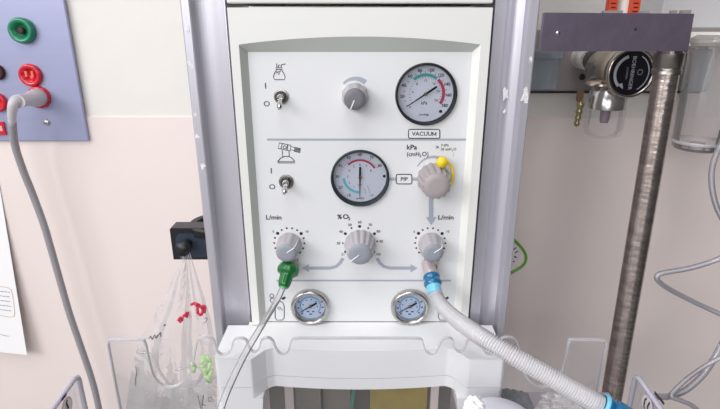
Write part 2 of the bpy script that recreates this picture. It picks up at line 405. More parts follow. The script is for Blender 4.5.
# suction-bottle icon
stroke([(274.6, 79.6), (273.4, 76.8), (274.4, 73.2), (276.2, 70.4), (276.2, 69.3), (281.8, 69.3), (281.8, 70.4), (284, 73.6), (285.2, 77), (284.2, 79.6)], .75, closed=True)
stroke([(276, 67.4), (282, 67.4), (282, 69.2), (276, 69.2)], .7, closed=True)
stroke([(276.8, 67.2), (276.8, 63.3)], .7); stroke([(281, 67.2), (281.4, 64.6), (285.6, 63.9)], .8); stroke([(278.5, 67), (278.5, 65), (280, 65)], .7)
stroke([(276.3, 71.8), (280, 71.8), (278.4, 74.8)], .8); stroke([(275.8, 73.4), (281, 70.6)], .5)
# bag and mask icon
stroke([(277.8, 162.8), (277.8, 161.3), (280.5, 158.2), (284.2, 156.4), (289, 156.4), (292.2, 158.2), (294.6, 161.3), (294.6, 162.8)], .8, closed=True); stroke([(278, 161.4), (294.4, 161.4)], .6)
stroke([(282.6, 156.4), (282.2, 150)], .7); stroke([(289.2, 156.4), (289, 151)], .7)
stroke([(279.4, 142.9), (290.8, 145.2), (290, 150.9), (278.2, 148.2)], .8, closed=True)
stroke([(282.2, 143.6), (281, 149)], .7); stroke([(287.8, 144.6), (286.8, 150)], 1.0); stroke(arcpx(284.7, 147.1, 1.5, 0, 330, 10), .6, closed=True)
stroke([(290.6, 146.5), (295, 147.4), (294.4, 150.4), (290.3, 149.6)], .7, closed=True)
for q in range(5): stroke([(295.4 + q * 1.1, 147.3 + q * .25), (294.6 + q * 1.1, 151.2 + q * .25)], .7)
stroke([(295, 147.2), (300.6, 148.4), (299.8, 152.6), (294.4, 151.4)], .6, closed=True)
# bottles
for sx_, mir in ((279.8, 1), (443.0, 1)):
    f = lambda dx: sx_ + dx * mir
    stroke([(f(-4.6), 317.5), (f(-4.6), 306), (f(-3.2), 303), (f(-1), 301.4), (f(1), 301.4), (f(3.2), 303), (f(4.4), 306), (f(4.4), 317.5), (f(2.6), 320), (f(-3), 320)], .8, closed=True)
    stroke([(f(2.2), 299), (f(5.4), 297.2)], 2.4, 'ink_black'); ptext('O', f(-.6), 308.3, 3.0); ptext('2', f(2), 309.6, 2.2)
stroke(arcpx(271.8, 295.7, 1.9, 0, 330, 12), .7, closed=True); stroke(arcpx(272.4, 300.2, 2.2, 0, 330, 12), .8, closed=True)
m.build('instrument_panel', ru)

# ---- knobs
def knob(cx, cy, r0, h, rc, nf, mats, label, taper=0.80, pointer=None, ridge=0.045, skirt=None):
    c = P(cx, cy, 0); Mk = at_panel(c + Vector((0, -0.0004, 0)))
    fl = lambda a, t: 1 + (ridge * (0.5 + 0.5 * math.cos(nf * a)) ** 0.6 - ridge * 0.5) * (1 if 0.08 < t < 0.93 else 0.3)
    k = MB(); k.lathe([(r0, 0), (r0 * 1.0, h * 0.08), (r0 * 0.985, h * .2), (r0 * (1 + taper) / 2, h * 0.6), (rc * 1.07, h * 0.9), (rc * 1.0, h * 0.985)], mats[0], Mk, n=nf * 8, flute=fl)
    o = k.build('control_knob', ru); o['label'] = label
    c2 = MB(); c2.lathe([(rc * .99, h * 0.955), (rc * .99, h * 1.0), (rc * .93, h * 1.035), (rc * .5, h * 1.045), (0.0001, h * 1.047)], mats[1], Mk, n=48); c2.build('knob_cap', o)
    if pointer is not None:
        a = math.radians(pointer); ca, sa = math.cos(a), math.sin(a)
        p = MB(); T = Mk
        pts = [(rc * .1 * ca, rc * .1 * sa, h * 1.055), (rc * .95 * ca, rc * .95 * sa, h * 1.04), (rc * 1.12 * ca, rc * 1.12 * sa, h * .9), (r0 * 1.02 * ca, r0 * 1.02 * sa, h * .2)]
        p.tube([T @ Vector(q) for q in pts], 0.0006, 'pointer_white', n=6); p.build('pointer', o)
    return o
knob(355, 96, .0128, .021, .0104, 9, ('knob_grey', 'knob_dark'), 'grey knob beside the upper toggle switch', pointer=-112, ridge=.08)
knob(433, 178, .0162, .027, .0130, 14, ('knob_taupe', 'knob_taupe'), 'large taupe knob wearing a yellow clip', ridge=.15)
knob(360, 243.5, .0163, .027, .0120, 14, ('knob_grey', 'knob_cap'), 'knob of the oxygen percentage scale', ridge=.12, pointer=218)
knob(289.2, 243.5, .0130, .024, .0104, 10, ('knob_grey', 'knob_cap'), 'flow knob above the green connector', pointer=35, ridge=.07)
knob(430.2, 243.5, .0130, .024, .0104, 10, ('knob_grey', 'knob_cap'), 'flow knob above the blue connector', pointer=35, ridge=.07)
# yellow clip on the PIP knob
c = P(433, 174.5, 0); m = MB(); T = at_panel(c)
pts = [T @ Vector((.0200 * math.cos(math.radians(a)), .0200 * math.sin(math.radians(a)), .006)) for a in range(62, -50, -6)]
m.tube(pts, .0013, 'yellow', n=8)
q = P(442.3, 162.5, -.012); m.lathe([(.0001, -.003), (.0056, -.003), (.0058, 0), (.005, .002), (.0001, .0025)], 'yellow', at_panel(q), n=24)
m.tube([T @ Vector((.009, .013, .006)), q + Vector((0, .003, 0))], .0022, 'yellow', n=8)
m.build('yellow_clip', ru)

# ---- toggle switches
for cx, cy in ((281.2, 96.5), (286.3, 181.5)):
    c = P(cx, cy, 0); M_ = at_panel(c); s_ = S(cx, cy)
    m = MB(); m.lathe([(7.3 * s_, 0.0005), (7.3 * s_, .0014), (5.9 * s_, .0016)], 'steel_dull', M_, n=32, smooth=False)
    m.lathe([(5.6 * s_, .0015), (5.6 * s_, .0036), (4.9 * s_, .0043)], 'steel_dark', M_, n=6 if cy > 150 else 24, smooth=False)
    m.lathe([(3.3 * s_, .004), (3.2 * s_, .0085), (2.6 * s_, .009), (2.4 * s_, .007)], 'chrome', M_, n=24)
    o = m.build('toggle_switch', ru); o['label'] = 'toggle under the bottle symbol' if cy < 150 else 'toggle under the mask symbol'
    m = MB(); a = c + Vector((0, -.006, 0)); b = P(cx - 1.7, cy + 12, -.018)
    pp = [a.lerp(b, t / 6) for t in range(7)]; m.tube(pp, .001, 'chrome', n=12, rf=lambda i: (.0018 + .0010 * i / 5) if i < 6 else .0018); m.build('lever', o)

# ---- gauges
def arc_band(m, M_, r0, r1, a0, a1, mt, w, n=30):
    vs = []
    for i in range(n + 1):
        a = math.radians(a0 + (a1 - a0) * i / n); vs += [(r0 * math.cos(a), r0 * math.sin(a), w), (r1 * math.cos(a), r1 * math.sin(a), w)]
    fs = [((2*i, 2*i+2, 2*i+3, 2*i+1) if a1 < a0 else (2*i, 2*i+1, 2*i+3, 2*i+2))[::-1] if a1 > a0 else (2*i, 2*i+2, 2*i+3, 2*i+1) for i in range(n)]
    m.add(vs, fs, mt, M_)
def pol(r, a): a = math.radians(a); return (r * math.cos(a), r * math.sin(a))
def needle(g, M_, ang, rl, rt, w):
    m = MB(); d = Vector((*pol(1, ang), 0)); q = Vector((-d.y, d.x, 0))
    m.add([d*rl - q*.00028, d*rl + q*.00028, q*.0008, -q*.0008], [(0, 3, 2, 1), (0, 1, 2, 3)], 'ink_black', M_ @ Matrix.Translation((0, 0, w)))
    m.add([-d*rt - q*.001, -d*rt + q*.001, d*.0 + q*.001, d*.0 - q*.001], [(0, 1, 2, 3), (0, 3, 2, 1)], 'ink_black', M_ @ Matrix.Translation((0, 0, w + .0002)))
    m.lathe([(.0016, w - .001), (.0016, w + .0012), (.0008, w + .0016)], 'brass', M_, n=16); m.build('needle', g)

R = .0305
def big_gauge(cx, cy, rim, label):
    c = P(cx, cy, 0); M_ = at_panel(c)
    m = MB(); m.lathe([(R, .0002), (R * 1.0, .0022), (R * .985, .0036), (R * .95, .0036), (R * .925, .0026), (R * .915, -.0075)], rim, M_, n=72, cap=False)
    g = m.build('pressure_gauge', ru); g['label'] = label
    return c, M_, g
c, M_, g = big_gauge(426, 94.5, 'black_rim', 'vacuum gauge with teal and magenta bands')
m = MB(); w0 = -.006; m.lathe([(R * .915, w0 - .001), (R * .915, w0)], 'dial_lavender', M_, n=64); w = w0 + .0002
A = lambda v: 214 - 27.2 * v / 20
k = R / 31.4
arc_band(m, M_, 17.2*k, 20.4*k, 131, 53, 'teal', w); arc_band(m, M_, 17.2*k, 20.4*k, 49, -33, 'magenta', w)
for i in range(91):
    v = i * 2; r1 = 21.4 if i % 5 else 22.6
    if i % 5 == 0 or i % 1 == 0 and i % 5 in (0,) or i % 5 == 2.5: m.ribbon([pol(20.6*k, A(v)), pol(r1*k, A(v))], .5*k, 'ink', M_, w=w)
for i in range(25):
    kp = A(i * 7.5); m.ribbon([pol(15.4*k, kp), pol(16.8*k, kp)], .5*k, 'ink', M_, w=w)
for v in range(20, 181, 20): u_, v_ = pol(23.8*k, A(v)); m.text(str(v), u_, v_, 3.1*k, 'ink', M_, w=w, bold=.035)
m.text('0', *pol(20.5*k, 222), 2.6*k, 'ink', M_, w=w)
for v in range(4, 25, 4): u_, v_ = pol(13.2*k, 214 - 40.8*v/4); m.text(str(v), u_, v_, 2.5*k, 'ink', M_, w=w, bold=.01)
m.text('kPa', -.8*k, -9.6*k, 3.2*k, 'ink', M_, w=w, bold=.02); m.text('(mmHg)', -.8*k, -21.4*k, 2.2*k, 'ink', M_, w=w, bold=.02)
m.dot(16.6*k, -18.2*k, 1.7*k, 'ink_black', M_, w=w); m.build('dial_face', g)
needle(g, M_, 214, 23.5*k, 13.5*k, w0 + .003)
m = MB(); m.lathe([(R * .922, .0010), (R * .6, .0012), (.0001, .0013)], 'lens', M_, n=48, cap=False); m.build('lens', g)

c, M_, g = big_gauge(360, 178.3, 'green_rim', 'pressure gauge with red and light blue bands')
m = MB(); w = w0 + .0002; m.lathe([(R * .915, w0 - .001), (R * .915, w0)], 'dial_lavender', M_, n=64)
A = lambda v: 270 - 3.0 * v
arc_band(m, M_, 17.3*k, 19.6*k, 134, 31, 'magenta', w); arc_band(m, M_, 16.4*k, 19.2*k, 266, 186, 'cyan', w)
for v in range(0, 81, 2): m.ribbon([pol(20.2*k, A(v)), pol((22.6 if v % 10 == 0 else 21.2)*k, A(v))], .35*k, 'ink' if v > 30 else 'cyan', M_, w=w)
for v in range(10, 81, 10): u_, v_ = pol(24.6*k, A(v)); m.text(str(v), u_, v_, 3.1*k, 'ink', M_, w=w, bold=.02)
u_, v_ = pol(24.6*k, 300); m.text('-10', u_, v_, 2.4*k, 'ink', M_, w=w)
for v in range(1, 9): u_, v_ = pol(13.4*k, 270 - 30*v); m.text(str(v), u_, v_, 2.7*k, 'ink', M_, w=w)
m.text('cmH₂O' if False else 'cmH2O', 0, -24.8*k, 2.0*k, 'ink', M_, w=w, bold=.02); m.text('kPa', 0, -9.3*k, 2.2*k, 'ink', M_, w=w)
m.ribbon([(4*k, -12*k), (5.4*k, -15*k), (6*k, -19*k)], .3*k, 'ink', M_, w=w); m.ribbon([(8.6*k, -9*k), (8.4*k, -12*k), (10*k, -15*k), (10.4*k, -19*k)], .3*k, 'ink', M_, w=w)
m.dot(26.3*k, .6*k, 1.7*k, 'ink_black', M_, w=w); m.build('dial_face', g)
needle(g, M_, 269.5, 22.8*k, 11.8*k, w0 + .003)
m = MB(); m.lathe([(R * .922, .0010), (R * .6, .0012), (.0001, .0013)], 'lens', M_, n=48, cap=False); m.build('lens', g)

w = .0012
for cx, lab in ((310.5, 'small chrome gauge on the green connector side'), (409.8, 'small chrome gauge on the blue connector side')):
    c = P(cx, 305.3, 0); M_ = at_panel(c); q = .0219
    m = MB(); m.lathe([(q * .95, .0004), (q, .002), (q, .0055), (q * .965, .0078), (q * .90, .0086), (q * .81, .0078), (q * .76, .0055), (q * .755, .001)], 'bezel_steel', M_, n=64, cap=False)
    g = m.build('supply_gauge', ru); g['label'] = lab
    m = MB(); m.lathe([(q * .8, .0006), (q * .8, .001)], 'dial_blue', M_, n=48); kk = q * .76 / 14.5
    arc_band(m, M_, 9.4*kk, 10.4*kk, 225, -45, 'dial_ring', w)
    for a in (225, 192, 158, 22, -8, -40): u_, v_ = pol(12.2*kk, a); m.ribbon([(u_-.9*kk, v_), (u_+.9*kk, v_)], 1.5*kk, 'ink', M_, w=w)
    for a in (170, 122, 80, 40, -10): u_, v_ = pol(7.2*kk, a); m.ribbon([(u_-.6*kk, v_), (u_+.6*kk, v_)], 1.3*kk, 'ink', M_, w=w)
    for u_, v_ in ((-2.6, -6.4), (2.6, -6.6), (0, -9.4)): m.ribbon([((u_-1.3)*kk, v_*kk), ((u_+1.3)*kk, v_*kk)], 1.3*kk, 'ink', M_, w=w)
    for i in range(41): a = 225 - 270*i/40; m.ribbon([pol(10.4*kk, a), pol(11.1*kk, a)], .25*kk, 'ink', M_, w=w)
    m.build('dial_face', g); needle(g, M_, 212, 12.6*kk, 7.6*kk, .003)
    m = MB(); m.lathe([(q * .79, .0056), (q * .5, .0062), (.0001, .0064)], 'lens', M_, n=48, cap=False); m.build('lens', g)

# ================================================================ shelf moulding
sm = thing('bed_moulding', (0, -0.02, zs - .12), 'white plastic moulding with two blocky ends below the gauges', 'shelf')
EDGE_ = .0068
bow = [(-.093 + .186 * i / 12, -.050 - .006 * (1 - ((i - 6) / 6) ** 2)) for i in range(13)]
plan = [(-.1273, .0), (-.1273, -EDGE_), (-.1505, -EDGE_), (-.1505, -.066), (-.147, -.0705), (-.112, -.0705), (-.1, -.054)] + bow + [(.1, -.054), (.112, -.0705), (.147, -.0705), (.1505, -.066), (.1505, -EDGE_), (.1273, -EDGE_), (.1273, .0)]
plan_i = [(-.1505, .0), (-.1505, -.066), (-.147, -.0705), (-.112, -.0705), (-.1, -.054)] + [(x, y) for x, y in bow] + [(.1, -.054), (.112, -.0705), (.147, -.0705), (.1505, -.066), (.1505, .0)]
def grow(pl_, d): return [(x * (1 + d * 2), y - d * (1 if y < 0 else 0)) for x, y in pl_]
m = MB(); m.prism(plan, zs - .0345, zs, 'white_plastic'); m.prism(grow(plan, -.0022), zs - .0353, zs - .0345, 'white_plastic'); m.prism(plan, zs - .049, zs - .0353, 'white_plastic')
m.build('shelf_deck', sm, bevel=.0016, seg=3)
for sg in (-1, 1):
    poly = [(sg * .1505, zs - .0492), (sg * .1505, zs - .125), (sg * .130, zs - .115), (sg * .112, zs - .076), (sg * .1045, zs - .069), (sg * .1025, zs - .0492)]
    m = MB(); m.prism([(x, z) for x, z in poly], .007, .0700, 'white_plastic', M0); m.build('end_block', sm, bevel=.002, seg=3)

# storage bay beneath it
bay = thing('storage_bay', (0, .06, .55), 'dark recess with brown dividers under the white moulding', 'cabinet')
m = MB(); m.box((-.118, .035, .6), (.118, .05, zs - .01), 'brown_board'); m.build('back_board', bay)
m = MB(); m.box((-.0885, -.018, .6), (-.0785, .0345, zs - .05), 'pink_beige'); m.build('side_post', bay)
m = MB(); m.box((.0835, -.018, .6), (.0925, .0345, zs - .05), 'pink_beige'); m.build('side_post', bay)
m = MB(); m.box((-.078, -.01, .6), (-.047, .0345, zs - .05), 'brown_board'); m.box((-.045, .0, .6), (-.012, .0345, zs - .05), 'brown_board'); m.build('divider', bay)
m = MB(); m.box((.012, -.016, .72), (.080, -.006, zs - .0495), 'olive_yellow')
tag(m.build('yellow_folder', bevel=.001), 'olive yellow textured sheet standing in the recess under the moulding', 'folder')
m = MB(); m.tube(catmull([Vector((-.004, -.02, zs - .05)), Vector((-.0065, -.022, zs - .075)), Vector((-.009, -.021, zs - .11)), Vector((-.008, -.02, zs - .2))]), .0028, 'cable_green', n=10)
tag(m.build('green_hose'), 'dark green hose hanging in the recess under the moulding', 'hose')

# ================================================================ bassinet panels (clear acrylic)
bs = thing('bassinet', (0, -.15, zs - .25), 'clear acrylic bassinet panels with a wavy notched top edge', 'bassinet')
YP = -.0752
half = [(102, 450), (122, 409), (107, 345), (108, 342), (111, 340.5), (141, 340), (144, 342), (146, 347), (149, 362), (154, 378), (161, 385), (169, 387.5), (179, 385), (187, 377), (192, 364), (195, 348), (197, 341), (202, 337.8), (209, 337.8), (213.5, 340.5), (215.5, 346), (217.5, 352), (222, 355), (227.5, 353.5), (231, 349), (232.7, 342), (236, 338.6), (242, 338.4), (246.5, 341), (249, 347), (252, 351.3), (256, 351.6), (259, 347.5), (260.5, 341.5), (264, 338.4), (269, 338.3), (273, 341.5), (276, 348.5), (279.5, 353.2), (284, 354), (288, 350.8), (290, 344), (292, 340), (296, 338.8), (304, 338.5), (320, 338.5), (340, 338.5)]
half = [(128, 450)] + half[1:]
pts = half + [(714 - x, y) for x, y in half[::-1]]
uvp = []
for x, y in pts:
    if y > 400: q = P(x, 409, YP)
    q = P(x, y, YP); uvp.append((q.x, q.z))
# edges of the two outer tabs are vertical in the real plate
uvp[0] = (uvp[2][0] , uvp[2][1] - .14); uvp[1] = (uvp[2][0], uvp[2][1] - .07)
uvp[-1] = (uvp[-3][0], uvp[-3][1] - .14); uvp[-2] = (uvp[-3][0], uvp[-3][1] - .07)
core = [Vector((a, b, 0)) for a, b in uvp]; sm_ = catmull(core[2:-2], 4); outl = [core[0], core[1]] + sm_ + [core[-2], core[-1]]
M_ = at_panel((0, YP, 0))
m = MB(); m.prism([(v.x, v.y) for v in outl], -.003, 0, 'clear_plate', M_); ep = m.build('end_panel', bs)
m = MB()
n_ = len(outl); L = []; Rr = []
for i in range(n_):
    a = outl[max(i-1, 0)]; b = outl[min(i+1, n_-1)]; t = (b - a).normalized(); q = Vector((-t.y, t.x, 0)); L.append(outl[i] + q * .0003); Rr.append(outl[i] - q * .0011)
vs = [(v.x, v.y, .0003) for v in L] + [(v.x, v.y, .0003) for v in Rr] + [(v.x, v.y, -.0033) for v in Rr] + [(v.x, v.y, -.0033) for v in L]
fs = []
for i in range(n_ - 1):
    for k_ in range(4): a = k_ * n_; b = ((k_ + 1) % 4) * n_; fs.append((a + i, b + i, b + i + 1, a + i + 1))
m.add(vs, fs, 'clear_edge', M_); m.build('polished_edge', ep)
for sg in (-1, 1):
    ax = 78 if sg < 0 else 636
    a = P(ax, 374.5, -.098); X = a.x; zt = a.z
    poly = [(-.098, zt - .25), (-.098, zt - .006), (-.0995, zt - .002), (-.104, zt), (-.112, zt - .0005), (-.30, zt - .012), (-.42, zt - .02), (-.42, zt - .25)]
    MX = Matrix(((0, 0, 1, X), (1, 0, 0, 0), (0, 1, 0, 0), (0, 0, 0, 1)))
    m = MB(); m.prism(poly, -.0025 if sg < 0 else -.0025, .0025, 'clear_plate', MX); sp = m.build('side_panel', bs)
    sp['label'] = 'panel with the pink ringed symbol' if sg < 0 else 'panel with the black symbol'
    m = MB(); m.tube([Vector((X, y, z)) for y, z in poly[:-1]], .0024, 'clear_edge_lilac', n=8); m.build('polished_edge', sp)
    q = PX(67 if sg < 0 else 647, 406.5 if sg < 0 else 405, X - sg * .0027)
    T = Matrix(((0, 0, -sg, q.x), (sg, 0, 0, q.y), (0, 1, 0, q.z), (0, 0, 0, 1)))   # u along y, v up, w to the bed
    m = MB(); r_ = .0088
    if sg < 0:
        m.lathe([(r_, 0), (r_, .0002)], 'label_pink', T, n=32); m.lathe([(r_ * .84, .0002), (r_ * .84, .0004)], 'paper', T, n=32)
        m.ribbon([(-.0015, .006), (.0005, .004), (-.0008, -.003)], .0022, 'ink_black', T, w=.0006); m.dot(0, -.0052, .0011, 'ink_black', T, w=.0006)
    else:
        m.lathe([(r_, 0), (r_, .0002)], 'label_white', T, n=32); m.ribbon([(.0016, .006), (.0036, .003), (.0036, -.003), (.0016, -.006)], .0016, 'ink_black', T, w=.0006)
        m.ribbon([(-.0036, .006), (-.002, .0), (-.0042, -.006)], .0018, 'ink_black', T, w=.0006)
    m.build('warning_sticker', sp)
    for (px, py, e) in (((64, 397, 0),) if sg < 0 else ((657, 395, 0), (662, 401, 0))):
        q = PX(px, py, X - sg * .0028); T2 = Matrix.Translation(q) @ T.to_3x3().to_4x4(); m = MB(); m.ribbon([(-.004, 0), (.004, 0)], .003, 'ink', T2, w=.0002); m.build('hinge_mark', sp)

# ================================================================ black clamp and hanging bag
YC = .006
cl = thing('pole_clamp', P(187, 258, .03), 'black clamp block with a round knob on the aluminium upright', 'clamp')
a = P(169.5, 228.6, YC); b = P(204, 259.5, YC); xr = -.1666
m = MB(); m.prism([(a.x, b.z), (a.x, a.z - .001), (a.x + .0015, a.z), (xr, a.z), (xr, b.z)], -.020, 0, 'black_plastic', at_panel((0, YC, 0)))
m.add([(a.x + .0008, YC + .0005, a.z + .0002), (xr, YC + .0005, a.z + .0002), (xr, YC + .0195, a.z + .0002), (a.x + .0008, YC + .0195, a.z + .0002)], [(0, 1, 2, 3)], 'clamp_top')
m.build('block', cl)
m = MB(); q = Vector((xr - .0045, YC + .028, a.z)); arcp = [q + Vector((.015 * math.cos(math.radians(t)), .018 * math.sin(math.radians(t)), 0)) for t in range(60, 301, 12)]
vs = []; 
for t in range(104, 257, 8):
    for rr, zz in ((.032, -.008), (.032, .0), (.025, .0), (.025, -.008)):
        vs.append(Vector((-.1595 + rr * math.cos(math.radians(t)), YC + .020 + rr * math.sin(math.radians(t)), a.z + zz)))
nn = len(vs) // 4; m.add(vs, [(4*i+j, 4*i+(j+1) % 4, 4*i+4+(j+1) % 4, 4*i+4+j) for i in range(nn-1) for j in range(4)] + [(0, 1, 2, 3), (4*nn-4, 4*nn-1, 4*nn-2, 4*nn-3)], 'black_plastic'); m.build('jaw', cl)
m = MB(); u0, v0 = P(176, 233, YC), P(205, 256, YC); m.prism(rrect(u0.x, v0.z, xr - .0002, u0.z, .006, 5), 0, .004, 'clamp_blue', at_panel((0, YC, 0))); m.build('jaw_pad', cl, bevel=.001)
kc = P(183.5, 248.3, YC - .018)
m = MB(); m.lathe([(.005, -.016), (.005, -.004), (.0078, -.003), (.0082, .002), (.0075, .0045), (.0001, .005)], 'black_plastic', at_panel(kc), n=32); m.build('knob', cl)

def interp(tab, y):
    for (y0, a0), (y1, a1) in zip(tab, tab[1:]):
        if y <= y1: return a0 + (a1 - a0) * (y - y0) / (y1 - y0)
    return tab[-1][1]
Lt = [(250, 180.5), (262, 181), (275, 174), (300, 163), (325, 148), (345, 138), (365, 132), (409, 126), (470, 122)]
Rt = [(250, 189), (262, 193), (275, 197), (300, 205), (320, 211), (345, 215), (370, 217), (409, 217), (470, 214)]
def bag_pt(v, py, side):
    l, r = interp(Lt, py), interp(Rt, py); px = l + (r - l) * v
    t = (py - 250) / 220; Y = -.006 - .030 * min(1, t * 1.8)
    wd = (r - l) / 90
    wr = math.sin(v * 13 + t * 3.1 + side) * .0035 + math.sin(v * 29 - t * 7 + 2 * side) * .0018 + math.sin(t * 23 + v * 5) * .0016 * wd
    q = P(px, py, Y); q.y += (side * .010 * math.sin(PI * v) + wr * math.sin(PI * min(1, max(0, v)))) * min(1, wd + .15) ; return q
m = MB(); NU, NV = 60, 44
for side in (-1, 1):
    vs = [bag_pt(j / NV, 250 + 220 * i / NU, side) for i in range(NU + 1) for j in range(NV + 1)]
    m.add(vs, [(i*(NV+1)+j, i*(NV+1)+j+1, (i+1)*(NV+1)+j+1, (i+1)*(NV+1)+j) for i in range(NU) for j in range(NV)], 'bag_film', None, True)
bag = m.build('plastic_bag')
tag(bag, 'crumpled see-through plastic bag hanging from the black clamp knob', 'bag')
def scr(name, seglist, mt, wpx):
    m = MB()
    for sgm in seglist:
        for (x0, y0), (x1, y1) in zip(sgm, sgm[1:]):
            def fr_(x, y):
                l, r = interp(Lt, y), interp(Rt, y); v = (x - l) / (r - l); q = bag_pt(v, y, -1); return q + Vector((0, -.0012, 0))
            m.tube([fr_(x0, y0), fr_(x1, y1)], wpx * .0005, mt, n=6)
    return m.build(name, bag)
scr('red_print', [[(192.5, 302), (196, 300.5), (199, 304)], [(196, 300.5), (200.5, 303), (204, 308), (202.5, 313), (199.5, 311), (198.5, 306), (201, 303.5)], [(203, 304), (205.5, 306), (205, 311.5)], [(181, 316), (183, 313), (185, 315.5), (182, 317.5)], [(185, 313), (189, 310), (188, 315)]], 'red_ink', 3.3)
scr('black_print', [[(150, 336.5), (152, 334), (154, 337), (156, 332.5), (158, 335), (160, 332), (163, 328.5), (164.5, 331)]], 'black_ink', .9)
scr('black_print', [[(166.5, 322), (167.5, 320), (168.2, 321)]], 'black_ink', .9)
scr('black_print', [[(136.5, 365), (137.5, 372), (136, 378), (136, 384)]], 'black_ink', .8)
scr('black_print', [[(189, 407), (191, 404.5), (193.5, 407), (191, 408.5), (194.5, 406.5), (197, 404), (199, 406.5), (196.5, 408)]], 'black_ink', .8)
scr('black_print', [[(200.5, 390), (203, 407), (204, 400), (205, 392), (203.5, 401), (207, 403)]], 'black_ink', .8)
scr('black_print', [[(209, 396), (212, 396), (212.5, 400), (209.5, 400), (209, 396)]], 'black_ink', .8)
scr('black_print', [[(204, 321), (207, 320), (208, 317), (205, 316)]], 'black_ink', .7)
scr('green_print', [[(194, 357), (197, 360), (196, 366)], [(203, 352), (207, 357), (204, 364), (209, 369), (211, 360), (207, 353), (203, 360), (209, 378), (212, 368)], [(207, 372), (211, 380)]], 'leaf_green', 5.0)
# folded ring-shaped tube in the bag
m = MB(); m.tube(catmull([P(x, y, -.036) for x, y in ((137, 352), (147, 353), (155, 358), (160, 372), (170, 384), (184, 389), (196, 384), (202, 374), (201, 368), (190, 366), (176, 370))], 6), .0013, 'clear_tube', n=8)
tag(m.build('looped_tube'), 'thin looped tube inside the see-through bag', 'tube')

# ================================================================ green connector and tube
gt = thing('oxygen_tubing', P(287, 268, -.02), 'clear tube with a green funnel connector under a flow knob', 'tubing')
n0 = P(288.5, 263, 0)
m = MB(); m.lathe([(.0072, .0004), (.0072, .012), (.006, .014)], 'chrome', at_panel(n0), n=28); o = m.build('gas_outlet', ru); o['label'] = 'outlet holding the green connector'
a = P(288.8, 268.6, -.018); b = P(283.2, 287.8, -.034); d = (b - a).normalized(); Lg = (b - a).length
m = MB(); m.lathe([(.0060, -.006), (.0100, -.004), (.0114, .0), (.0117, .003), (.0110, .0055), (.0082, .007), (.0070, .0095), (.0066, Lg * .80), (.0050, Lg * .98), (.0030, Lg)], 'green', frame(a, d), n=96,
        flute=lambda an, t: 1 + .018 * math.cos(12 * an)); m.build('funnel', gt)
m = MB(); m.lathe([(.0048, Lg * .93), (.0046, Lg * 1.0), (.0034, Lg * 1.03)], 'green_tip', frame(a, d), n=24); m.build('barb', gt)
tp = [b - d * .003, P(276, 302, -.05), P(262, 325, -.082), P(246, 352, -.108), P(233, 378, -.13), P(222, 405, -.15), P(213, 440, -.16)]
m = MB(); cp = catmull(tp, 8); m.tube(cp, .0033, 'clear_tube_warm', n=14); m.build('tube', gt)

# ================================================================ corrugated hose
ch = thing('corrugated_hose', P(431, 268, -.02), 'milky corrugated breathing hose with blue connectors running off the unit', 'hose')
n0 = P(430, 262.5, 0)
m = MB(); m.lathe([(.0078, .0004), (.0078, .010), (.0065, .012)], 'chrome_warm', at_panel(n0), n=28); o = m.build('gas_outlet', ru); o['label'] = 'outlet holding the blue connector'
a = P(429.3, 267.5, -.012); b = P(434.5, 290.5, -.034); d = (b - a).normalized(); Lg = (b - a).length
m = MB(); m.lathe([(.0075, -.006), (.0072, Lg * .42)], 'sleeve_mauve', frame(a, d), n=32); m.build('port_sleeve', ch)
m = MB(); m.lathe([(.0076, Lg*.32), (.0088, Lg * .36), (.0092, Lg * .47), (.0080, Lg * .52), (.0088, Lg * .58), (.0096, Lg * .64), (.0096, Lg * .74), (.0086, Lg * .80)], 'blue', frame(a, d), n=36); m.build('cuff', ch)
m = MB(); m.lathe([(.0078, Lg * .78), (.0076, Lg * 1.02), (.0072, Lg * 1.12)], 'blue_light', frame(a, d), n=32); m.build('hose_end', ch)
hp = catmull([b - d * .004, P(440, 303, -.047), P(456, 319, -.075), P(480, 336, -.108), P(510, 354, -.126), P(545, 374, -.138), P(580, 394, -.148), P(603, 407, -.154)], 150)
nrm_len = sum((hp[i+1]-hp[i]).length for i in range(len(hp)-1)); acc = [0]
for i in range(len(hp)-1): acc.append(acc[-1] + (hp[i+1]-hp[i]).length)
m = MB(); m.tube(hp, .009, 'hose_milky', n=22, rf=lambda i: .0064 + .0010 * math.sin(2 * PI * acc[i] / .0023) + .0013 * min(1, acc[i] / .09)); m.build('corrugated_tube', ch)
a = P(601, 405, -.153); d = (hp[-1] - hp[-10]).normalized()
m = MB(); m.lathe([(.0092, 0), (.0108, .001), (.0110, .006), (.0098, .007), (.0098, .010), (.0112, .011), (.0112, .022), (.010, .03)], 'blue', frame(a, d), n=36); m.build('end_cuff', ch)
m = MB(); m.lathe([(.0094, .0), (.0111, .0007), (.0111, .003)], 'blue_light', frame(a, d), n=36); m.build('cuff_ring', ch)

# ================================================================ small things low down
m = MB(); zt = P(530, 391.5, -.005).z
m.box((.153, -.068, zt - .012), (.30, -.005, zt), 'tray_lavender'); tag(m.build('side_tray', bevel=.002), 'pale mauve tray beside the end of the moulding', 'tray')
m = MB(); q = P(523, 390, -.02); random.seed(3); vs = []; NX = 16; NY = 12
for j in range(NY + 1):
    for i in range(NX + 1):
        e = math.sin(PI * i / NX) * math.sin(PI * j / NY)
        vs.append(Vector((.156 + .045 * i / NX, -.045 + .038 * j / NY, zt + .0005 + .019 * e ** .4 * (.7 + .3 * math.sin(i * 1.7 + j)) * (1 - .45 * i / NX))))
m.add(vs, [(j*(NX+1)+i, j*(NX+1)+i+1, (j+1)*(NX+1)+i+1, (j+1)*(NX+1)+i) for j in range(NY) for i in range(NX)], 'grey_cloth', None, True)
m.add([(v.x, v.y, zt + .0003) for v in (vs[0], vs[NX], vs[-1], vs[-1-NX])], [(0, 3, 2, 1)], 'grey_cloth')
tag(m.build('grey_cloth'), 'crumpled grey cloth on the mauve tray', 'cloth')
q = P(504, 401.5, -.13)
